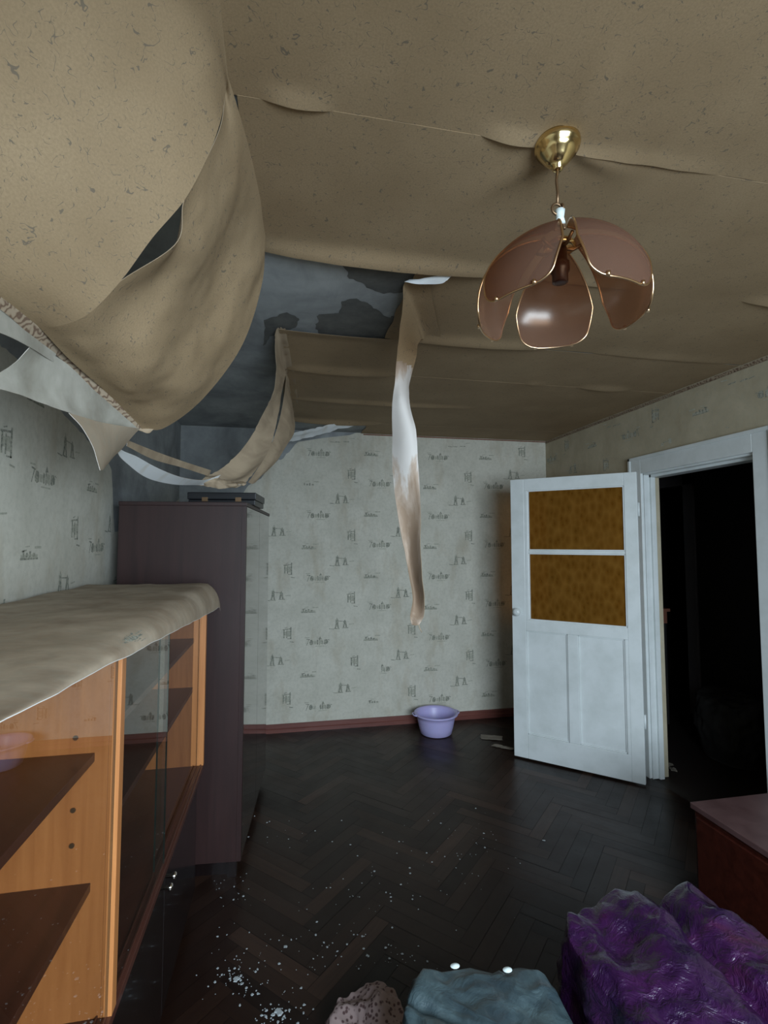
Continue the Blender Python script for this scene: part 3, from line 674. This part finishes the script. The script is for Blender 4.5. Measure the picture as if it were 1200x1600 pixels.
# wall paper that came away with it, folded outwards
under(sag, sheet, 'wall_paper_flap', [
 [A(48,541,1.12), A(22,568,1.10), A(-30,600,1.02)],
 [A(95,562,1.24), A(72,598,1.20), A(45,620,1.14)],
 [A(150,612,1.38), A(130,632,1.33), A(108,645,1.26)],
 [A(217,671,1.59), A(210,672,1.585), A(200,671,1.57)]], WPF, nu=40, nv=24, rip=.004, ripf=10, seed=3)
under(sag, sheet, 'wall_paper_flap', [
 [A(-80,440,.85), A(-80,465,.85), A(-80,500,.86)],
 [A(0,481,1.0), A(0,500,1.0), A(0,520,1.0)],
 [A(47,522,1.115), A(48,532,1.115), A(48,543,1.115)],
 [A(88,553,1.22), A(86,560,1.22), A(84,566,1.215)]], WPF, nu=24, nv=8)
under(sag, sheet, 'wall_paper_flap', [
 [A(108,645,1.262), A(160,660,1.40), A(219,670,1.592)],
 [A(128,668,1.28), A(166,677,1.41), A(206,684,1.60)],
 [A(146,700,1.31), A(170,704,1.42), A(190,702,1.60)],
 [A(157,735,1.34), A(162,733,1.40), A(168,725,1.50)]], [M['wpaper_tri'], M['pback']], nu=24, nv=24, rip=.002, ripf=9, seed=8, flip=True)

# ------------------------------------------------------------------ white ribbon looping to the wardrobe
o = sheet('loose_paper_ribbon', [
 [A(217,670,1.61), A(216,671,1.61), A(214,672,1.61)],
 [A(187,698,1.62), A(185,700,1.62), A(184,703,1.62)],
 [A(215,714,1.80), A(208,722,1.80), A(203,728,1.80)],
 [A(250,733,2.02), A(240,742,2.02), A(233,748,2.02)],
 [A(285,746,2.25), A(277,752,2.26), A(272,757,2.27)],
 [A(318,750,2.45), A(312,754,2.46), A(306,758,2.48)],
 [A(345,742,2.52), A(338,750,2.53), A(330,758,2.54)]], [M['pbackw'], M['pbackb']], nu=60, nv=10)
tag(o, 'white curled paper ribbon looping from the sagging sheet down to the wardrobe top', 'torn wallpaper')
o = sheet('loose_paper_ribbon', [
 [A(200,688,1.75), A(199,692,1.75), A(198,697,1.75)],
 [A(245,706,2.0), A(243,712,2.0), A(240,718,2.0)],
 [A(290,722,2.25), A(288,727,2.25), A(286,731,2.25)],
 [A(330,735,2.5), A(328,740,2.5), A(326,744,2.5)]], [M['pbackb'], M['pback']], nu=30, nv=6)
tag(o, 'thin brown strip of paper stretched just above the white curled ribbon over the wardrobe', 'torn wallpaper')

# ------------------------------------------------------------------ two paper strips hanging on to the wardrobe
o = sheet('fallen_ceiling_strip', [
 [C(446,514), C(452,545), C(457,574)],
 [C(432,516,.01), C(440,547,.01), C(447,577,.012)],
 [A(430,545,2.30), A(438,566,2.48), A(445,582,2.66)],
 [A(431,598,2.38), A(436,600,2.50), A(442,604,2.62)],
 [A(412,645,2.44), A(421,655,2.53), A(431,662,2.60)],
 [A(386,692,2.50), A(403,703,2.56), A(420,700,2.62)],
 [A(350,729,2.55), A(378,741,2.60), A(404,728,2.68)],
 [A(322,744,2.56), A(350,753,2.60), A(384,754,2.68)]], CP, nu=70, nv=18, rip=.006, ripf=8, seed=11, edge=.6, uvoff=(1,5))
tag(o, 'fallen tan ceiling strip nearer the camera, sweeping down onto the wardrobe left of the slit', 'torn wallpaper')
o = sheet('fallen_ceiling_strip', [
 [C(460,580), C(463,602), C(466,632)],
 [C(447,579,.012), C(451,601,.012), C(456,632,.012)],
 [A(446,598,2.72), A(454,622,2.86), A(460,650,3.0)],
 [A(441,640,2.70), A(452,655,2.80), A(459,675,2.92)],
 [A(429,680,2.68), A(439,690,2.76), A(446,697,2.85)],
 [A(410,722,2.68), A(420,727,2.74), A(427,726,2.80)],
 [A(388,754,2.68), A(395,756,2.72), A(402,750,2.76)]], CP, nu=60, nv=14, rip=.005, ripf=8, seed=14, uvoff=(7,2))
tag(o, 'fallen tan ceiling strip farther from the camera, hanging right of the long slit above the wardrobe', 'torn wallpaper')
# torn crumpled end where they meet the wardrobe
o = sheet('crumpled_paper_scrap', [
 [A(322,738,2.54), A(340,747,2.55), A(360,752,2.56), A(380,752,2.58)],
 [A(318,748,2.50), A(340,752,2.50), A(360,757,2.50), A(385,756,2.54)],
 [A(300,757,2.52), A(325,760,2.52), A(350,763,2.51), A(375,760,2.54)]], [M['pback'], M['pbackb']], nu=14, nv=40, rip=.012, ripf=24, seed=4)
tag(o, 'crumpled torn paper end lying at the front edge of the wardrobe top', 'torn wallpaper')
# torn white edge under the far ceiling
o = sheet('torn_paper_edge', [
 [A(576,657,3.92), A(577,658,3.92), A(576,660,3.93)],
 [A(530,661,3.88), A(528,667,3.90), A(525,672,3.93)],
 [A(490,669,3.80), A(488,676,3.84), A(486,683,3.88)],
 [A(455,677,3.70), A(452,684,3.74), A(450,690,3.80)],
 [A(425,682,3.60), A(424,686,3.62), A(423,690,3.64)]], [M['pbackw'], M['pbackw']], nu=40, nv=10, rip=.012, ripf=16, seed=21, edge=.9)
tag(o, 'narrow white torn paper edge hanging below the ceiling against the far wall', 'torn wallpaper')

# ------------------------------------------------------------------ the long twisted strip in mid-room
def hrow(xl, xr, y, Yl, Yr, bow=0.0): 
    a, b = A(xl, y, Yl), A(xr, y, Yr); return [a, a.lerp(b, .33)+V((0, bow, 0)), a.lerp(b, .67)+V((0, bow, 0)), b]
hs = sheet('hanging_paper_strip', [
 [C(672,440,.012), C(676,470,.012), C(682,500,.012), C(690,530,.012)],
 [C(634,441,.016), C(645,470,.016), C(655,500,.016), C(664,531,.016)],
 [A(630,470,1.74), A(640,488,1.84), A(650,507,1.95), A(659,530,2.06)],
 [A(626,510,1.77), A(634,518,1.83), A(643,527,1.90), A(653,540,1.97)],
 hrow(620, 650, 558, 1.80, 1.88), hrow(617, 640, 598, 1.82, 1.88, -.02),
 hrow(613, 640, 628, 1.82, 1.84, -.03), hrow(613, 650, 672, 1.84, 1.80, -.03), hrow(613, 653, 720, 1.86, 1.80, -.02),
 hrow(616, 656, 765, 1.86, 1.80), hrow(623, 657, 812, 1.86, 1.80, .02), hrow(632, 657, 862, 1.86, 1.79, .03),
 hrow(641, 660, 905, 1.85, 1.78, .03), hrow(646, 663, 935, 1.83, 1.78, .035), hrow(641, 662, 962, 1.79, 1.78, .02), hrow(643, 655, 976, 1.77, 1.77, -.01)],
 [M['striprev'], M['cpaper']], nu=160, nv=14, rip=.003, ripf=10, seed=31, uvoff=(1.3, 4), flip=True)
# the upper part of the strip still shows its printed side
me = hs.data
for p in me.polygons:
    c = p.center
    if c.z > 2.235 and p.material_index == 0: p.material_index = 1
tag(hs, 'long twisted strip of ceiling paper hanging down in the middle of the room', 'torn wallpaper')
mb = MB(); mb.tube([A(654,976,1.77), A(656,982,1.772), A(659,988,1.775)], .0015, 6); o = mb.build('torn_fibre', M['pbackb'], hs)
o = sheet('torn_paper_curl', [
 [C(632,441,.03), C(655,444,.04), C(690,443,.04), C(700,436,.03)],
 [C(640,438,.02), C(665,434,.025), C(690,430,.025), C(714,425,.012)]], [M['pbackw'], M['pbackb']], nu=12, nv=24, rip=.006, ripf=14, seed=9)
tag(o, 'small white torn paper curl on the ceiling at the top of the hanging strip', 'torn wallpaper')

# ------------------------------------------------------------------ pendant lamp
lamp = empty('pendant_lamp', (LX, LY, H)); tag(lamp, 'pendant lamp with smoked pink glass petals edged in brass wire, hanging from the ceiling', 'lamp')
mb = MB(); mb.lathe([(0, -.0), (.052, -.002), (.053, -.010), (.051, -.018), (.046, -.022), (.046, -.027), (.038, -.034), (.030, -.046), (.020, -.056), (.013, -.061), (.012, -.068), (.008, -.072), (0, -.073)], (0,0,-.004), 40)
mb.build('canopy', M['brass'], lamp)
mb = MB(); mb.tube([(0,0,-.07), (-.004,0,-.10), (-.001,0,-.13), (-.003,0,-.158)], .0035, 8)
mb.build('rod', M['brass_dark'], lamp)
def ring(c, r, axis, rr=.003, arc=(0, 2*PI)):
    pts = []
    for k in range(17):
        t_ = arc[0]+(arc[1]-arc[0])*k/16; a_ = (math.cos(t_)*r, math.sin(t_)*r)
        pts.append(V(c)+(V((a_[0], 0, a_[1])) if axis == 'x' else V((0, a_[0], a_[1]))))
    return pts
mb = MB(); mb.tube(ring((-.004,0,-.170), .013, 'x'), .0032, 8); mb.tube(ring((.006,0,-.168), .010, 'y'), .0028, 8); mb.build('hook', M['brass_dark'], lamp)
mb = MB(); mb.lathe([(0, 0), (.012, 0), (.010, -.012), (.009, -.018), (.012, -.032), (0, -.033)], (.003,0,-.172), 16); mb.build('insulator', M['whiteplastic'], lamp)
mb = MB(); mb.tube(ring((.0,0,-.212), .014, 'x', arc=(-.3, PI+.9)), .0032, 8); mb.build('hook', M['brass_dark'], lamp)
SCZ, SR, SQ = -.392, .19, .83        # centre of the shade sphere, radius
mb = MB(); mb.lathe([(0, 0), (.012, 0), (.016, -.006), (.028, -.012), (.036, -.020), (.037, -.028), (.03, -.030), (0, -.030)], (0,0,SCZ+SR*SQ-.004), 24); mb.build('cap', M['brass'], lamp)
mb = MB(); mb.lathe([(0, 0), (.016, 0), (.017, -.03), (.022, -.033), (.022, -.052), (.018, -.056), (.018, -.078), (.012, -.08), (0, -.08)], (0,0,SCZ+SR*SQ-.034), 20); sk = mb.build('socket', mat('brown_bakelite', (.05,.018,.010), .35), lamp)
mb = MB()
for k in range(5):
    a_ = (k+.5)*2*PI/5+PI/2; d = V((math.cos(a_), math.sin(a_), 0)); mb.tube([V((0,0,SCZ+SR*SQ-.03)), d*.03+V((0,0,SCZ+SR*SQ-.036)), d*.055+V((0,0,SCZ+SR*SQ-.022))], .004, 6)
mb.build('spider', M['brass_dark'], lamp)
def sph(ph, al): return V((math.sin(ph)*math.sin(al), math.sin(ph)*math.cos(al), math.cos(ph)*SQ))
PH0, PH1 = math.radians(12), math.radians(104)
def halfw(ph):
    gap = .0135; s = SR*math.sin(ph); full = PI/5-gap/s
    full = max(full, .10)
    full = min(full, .62-.25*max(0, ph-1.0))
    r = .17; x = (ph-(PH1-r))/r         # rounded lower corners
    if x > 0: full -= .20*(1-math.sqrt(max(0, 1-x*x)))/1.0
    return full
for k in range(5):
    a0 = .43+k*2*PI/5; N1, N2 = 34, 22; Gp = []
    for i in range(N1):
        ph = PH0+(PH1-PH0)*(1-(1-i/(N1-1))**1.25); hw_ = halfw(ph); sq = SR*(1+.0)
        Gp.append([sph(ph, a0+hw_*(2*j/(N2-1)-1))*sq+V((0,0,SCZ)) for j in range(N2)])
    inn = [[(p-V((0,0,SCZ)))*(1-.003/SR)+V((0,0,SCZ)) for p in r] for r in Gp]
    mb = MB(); mb.grid(Gp); mb.grid(inn)
    pe = mb.build('petal', M['petal'], lamp)
    loop = [r[0] for r in Gp]+Gp[-1][1:-1]+[r[-1] for r in Gp[::-1]]+Gp[0][-2:0:-1]
    mb = MB(); mb.tube(loop, .0024, 6, closed=True); mb.build('wire_edge', M['brass_wire'], pe)
    for al in (-.25, .25):
        mb = MB(); p = sph(PH1-.05, a0+al)*(SR+.002)+V((0,0,SCZ)); q = sph(PH1+.005, a0+al)*(SR+.003)+V((0,0,SCZ)); mb.tube([p, q], .0042, 8); mb.build('clip', M['brass_wire'], pe)

# ------------------------------------------------------------------ wash basin
bc = V((1.225, 4.01, 0)); bs = empty('wash_basin', bc); tag(bs, 'round lilac plastic wash basin on the floor against the far wall', 'basin')
mb = MB(); mb.lathe([(0, .002), (.118, .002), (.126, .008), (.140, .06), (.152, .120), (.158, .150), (.176, .154), (.180, .160), (.178, .166), (.170, .168), (.157, .163), (.150, .150), (.138, .07), (.122, .012), (0, .010)], seg=56)
mb.build('bowl', M['basin'], bs)
for s in (-1, 1):
    mb = MB(); mb.tube([(s*.172, -.045, .160), (s*.188, -.03, .160), (s*.194, 0, .160), (s*.188, .03, .160), (s*.172, .045, .160)], .005, 8); mb.build('handle', M['basin'], bs)

# ------------------------------------------------------------------ chest / low cupboard at right
ch = empty('low_chest', (1.63, 1.80, 0)); tag(ch, 'low reddish brown wooden chest with a worn pinkish top, right of the doorway', 'chest')
mb = MB(); mb.box((0, -1.9, .05), (.74, 0, .478)); mb.build('body', M['chest'], ch, bevel=.003)
mb = MB(); mb.box((-.012, -1.91, .479), (.745, .010, .502)); mb.build('top', M['chesttop'], ch, bevel=.003)
for x, y in ((.03, -.04), (.68, -.04), (.03, -1.86), (.68, -1.86)):
    mb = MB(); mb.box((x, y-.03, 0), (x+.035, y+.01, .05)); mb.build('foot', M['chest'], ch)
for k in range(3):
    mb = MB(); mb.box((-.014, -.62-k*.63, .075), (-.001, -.02-k*.63, .46)); d = mb.build('door', M['chest'], ch, bevel=.003)

# ------------------------------------------------------------------ bags in the foreground
def bag(name, cx, cy, wx, wy, zr, topf, mt, seed, amp=.02, f=6, sq=3.2, n1=120, n2=46, bulge=.06, parent=None):
    mb = MB(); rows = []
    def se(t_, a, b):
        c, s = math.cos(t_), math.sin(t_); return a*math.copysign(abs(c)**(2/sq), c), b*math.copysign(abs(s)**(2/sq), s)
    for i in range(n2):
        t_ = i/(n2-1); row = []
        for k in range(n1):
            th = 2*PI*k/n1
            if t_ < .5:
                q = t_/.5; sc_ = 1-.14*(1-q)**2+bulge*math.sin(q*PI)-.06*q**4; x, y = se(th, wx*sc_, wy*sc_); z = zr*q**.9*.96
                z = min(z, zr)
            else:
                q = (t_-.5)/.5; sc_ = (1-.06)*math.cos(q*PI/2)**.75 if q < 1 else 0; x, y = se(th, wx*sc_, wy*sc_); z = zr*.96+zr*.04*math.sin(q*PI/2)
            e = min(1, max(0, (t_-.38)/.16)); e = e*e*(3-2*e)
            z += topf(x, y)*e
            p = V((x, y, z)); nd = V((x/wx, y/wy, .9 if t_ > .5 else 0)); nd = nd.normalized() if nd.length > 1e-6 else V((0,0,1))
            r1 = abs(noise.noise(V((p.x*f+seed, p.y*f, p.z*f*.7)))); r2 = abs(noise.noise(p*f*2.7+V((seed, 3, 1)))); r3 = noise.noise(p*f*6+V((seed, 5, 7)))
            w_ = min(1, t_*8)
            p += nd*(amp*(1-3.0*r1)*.7+amp*.5*(.5-2*r2)+amp*.15*r3)*w_
            p.z = max(p.z, .003)
            row.append(p)
        rows.append(row)
    mb.grid(rows, 0, True, None, True)
    mb.face([k for k in range(n1)][::-1])
    o = mb.build(name, mt, parent); o.location = (cx, cy, 0)
    return o
def gb(v, c, s): return math.exp(-((v-c)/s)**2)
pc = at(1015, 1450, Y=1.36)
pb = bag('plastic_bag', 1.035, 1.18, .285, .24, .485, lambda x, y: .045*gb(x, -.05, .10)*gb(y, .1, .2)+.03*gb(x, .17, .07)-.055*gb(x, .065, .025)-.02*gb(x, .28, .06)+.012*gb(x, -.22, .03), M['purple'], 3, amp=.022, f=7)
tag(pb, 'large crumpled purple plastic bag standing on the floor in the right foreground', 'bag')
gb_ = bag('stuffed_bag', .505, 1.17, .215, .19, .405, lambda x, y: .012*gb(x, -.1, .1)-.012*x/.2-.016*gb(x+y*1.2, -.06, .02), M['greybag'], 8, amp=.016, f=7, sq=5, bulge=.02)
tag(gb_, 'grey green stuffed plastic bag with a flat top beside the purple bag', 'bag')
for px_, py_ in ((711,1511), (793,1517)):
    p = at(px_, py_, Z=.402)-Vector(gb_.location); mb = MB()
    rows = [[p+V((.013*math.cos(k*PI/6)*r, .010*math.sin(k*PI/6)*r, .004*(1-r*r)+.003)) for k in range(12)] for r in (.05, .5, 1)]
    mb.grid(rows, 0, True, None, True); mb.face(range(12)); q = mb.build('white_scrap', M['whiteplastic'], gb_)
cr_ = bag('crocheted_cloth', .265, 1.60, .11, .12, .085, lambda x, y: .03*gb(x, .05, .06)*gb(y, .03, .06), M['crochet'], 12, amp=.022, f=10, sq=2.2)
tag(cr_, 'bundle of pinkish openwork cloth on the floor, left of the grey green bag', 'cloth')
pl_ = bag('pale_cloth_bundle', 1.46, 1.36, .10, .11, .27, lambda x, y: 0, M['palecloth'], 15, amp=.015, f=9, sq=2.5)
tag(pl_, 'pale cloth bundle between the purple bag and the chest, at the right edge', 'cloth')

# ------------------------------------------------------------------ debris
def flake(mb, p, s, rng):
    n = rng.choice((4, 5, 6)); a0 = rng.random()*6; h = s*.3
    pts = [V((math.cos(a0+k*2*PI/n)*s*rng.uniform(.5, 1.1), math.sin(a0+k*2*PI/n)*s*rng.uniform(.5, 1.1), 0)) for k in range(n)]
    lo = [p+q for q in pts]; hi = [p+q*.75+V((0,0,h)) for q in pts]; mb.poly(hi)
    for k in range(n): mb.poly([lo[k], lo[(k+1) % n], hi[(k+1) % n], hi[k]])
rng = random.Random(5); mb = MB()
clusters = [((360,1380), 70, 40), ((380,1520), 60, 70), ((432,1585), 40, 60), ((600,1400), 120, 60), ((745,1335), 70, 25), ((700,1310), 60, 20), ((440,1300), 50, 14), ((520,1480), 90, 50), ((375,1530), 18, 22), ((615,1500), 30, 14)]
for (cx, cy), sp, n in clusters:
    for _ in range(n):
        x, y = rng.gauss(cx, sp*.6), rng.gauss(cy, sp*.45)
        p = at(x, min(max(y, 1240), 1640), Z=.0012)
        if p.x < -.30 or (p.y < 1.5 and p.x > .1): continue
        flake(mb, p, rng.choice((.0018, .0022, .003, .003, .004, .006)), rng)
o = mb.build('plaster_crumbs', M['flake']); tag(o, 'scattered pale plaster crumbs on the dark parquet floor', 'debris', kind='stuff')
def chunk(px_, py_, s, seed, label, fl=None):
    r_ = random.Random(seed); mb = MB(); p = at(px_, py_, Z=.0015)
    for _ in range(4): flake(mb, V((r_.uniform(-s, s)*.6, r_.uniform(-s, s)*.6, 0)), s*r_.uniform(.4, .8), r_)
    o = mb.build('plaster_chunk', M['flake']); o.location = p; tag(o, label, 'debris')
chunk(371, 1531, .016, 1, 'broken plaster lump on the floor nearest the low black cabinet doors')
chunk(432, 1583, .018, 2, 'broken plaster lump on the floor at the very bottom of the picture')
chunk(446, 1480, .009, 3, 'small broken plaster lump, the middle one of those lying in the left foreground')
chunk(850, 1313, .008, 4, 'small broken plaster lump on the parquet in front of the open door')
def scrap(x, y, w_, h_, rz, seed, label, mt='pback'):
    G = [[V(((i/8-.5)*w_, (j/6-.5)*h_, .003+.010*abs(noise.noise(V((i*.7, j*.7, seed)))))) for i in range(9)] for j in range(7)]
    G = [[p+V((noise.noise(p*60+V((seed,0,0))), noise.noise(p*60+V((0,seed,0))), 0))*.012 for p in r] for r in G]
    mb = MB(); mb.grid(G); B = [[p-V((0,0,.001)) for p in r] for r in G]; mb.grid(B)
    o = mb.build('paper_scrap', M[mt]); o.location = at(x, y, Z=0); o.rotation_euler = (0, 0, rz); tag(o, label, 'paper'); return o
M['dscrap'] = paper_back_mat('dirty_scrap', (.30,.27,.22), (.10,.075,.055), .35, .6)
scrap(768, 1153, .17, .09, -.4, 2, 'torn dirty paper scrap on the floor between the basin and the door', 'dscrap')
scrap(786, 1168, .16, .05, -.7, 5, 'dark torn paper scrap on the floor by the free edge of the door', 'dscrap')
scrap(1043, 1196, .07, .05, .3, 7, 'small pale scrap on the hallway floor just past the threshold', 'dscrap')
scrap(1052, 1203, .05, .04, .9, 9, 'second small pale scrap, farther into the dark hallway', 'dscrap')

# hallway contents, faint in the dark
hs_ = empty('hall_shelf', (3.02, 3.75, 0)); tag(hs_, 'narrow pinkish wooden stand in the dark hallway beside the door jamb', 'stand')
pS = at(1027, 957, Y=3.9)
hs_.location = (pS.x, 3.9, 0)
mb = MB(); mb.box((-.12, -.10, pS.z+.02), (.045, .10, pS.z+.045)); mb.build('top', M['pinkwood'], hs_)
mb = MB(); mb.box((-.12, -.09, pS.z-.08), (.020, .09, pS.z+.02)); mb.build('drawer', M['pinkwood'], hs_)
for x in (-.11, -.01):
    mb = MB(); mb.box((x, -.09, 0), (x+.02, .09, pS.z-.08)); mb.build('leg', M['hall'], hs_)
p = at(1150, 1130, X=3.2)
o = bag('dark_bundle', 3.2, p.y, .22, .22, .42, lambda x, y: .04*gb(x, 0, .1), mat('dark_cloth', (.022,.021,.020), .8), 19, amp=.03, f=6, sq=2.4)
tag(o, 'dark cloth bundle barely visible on the floor of the unlit hallway', 'bundle')
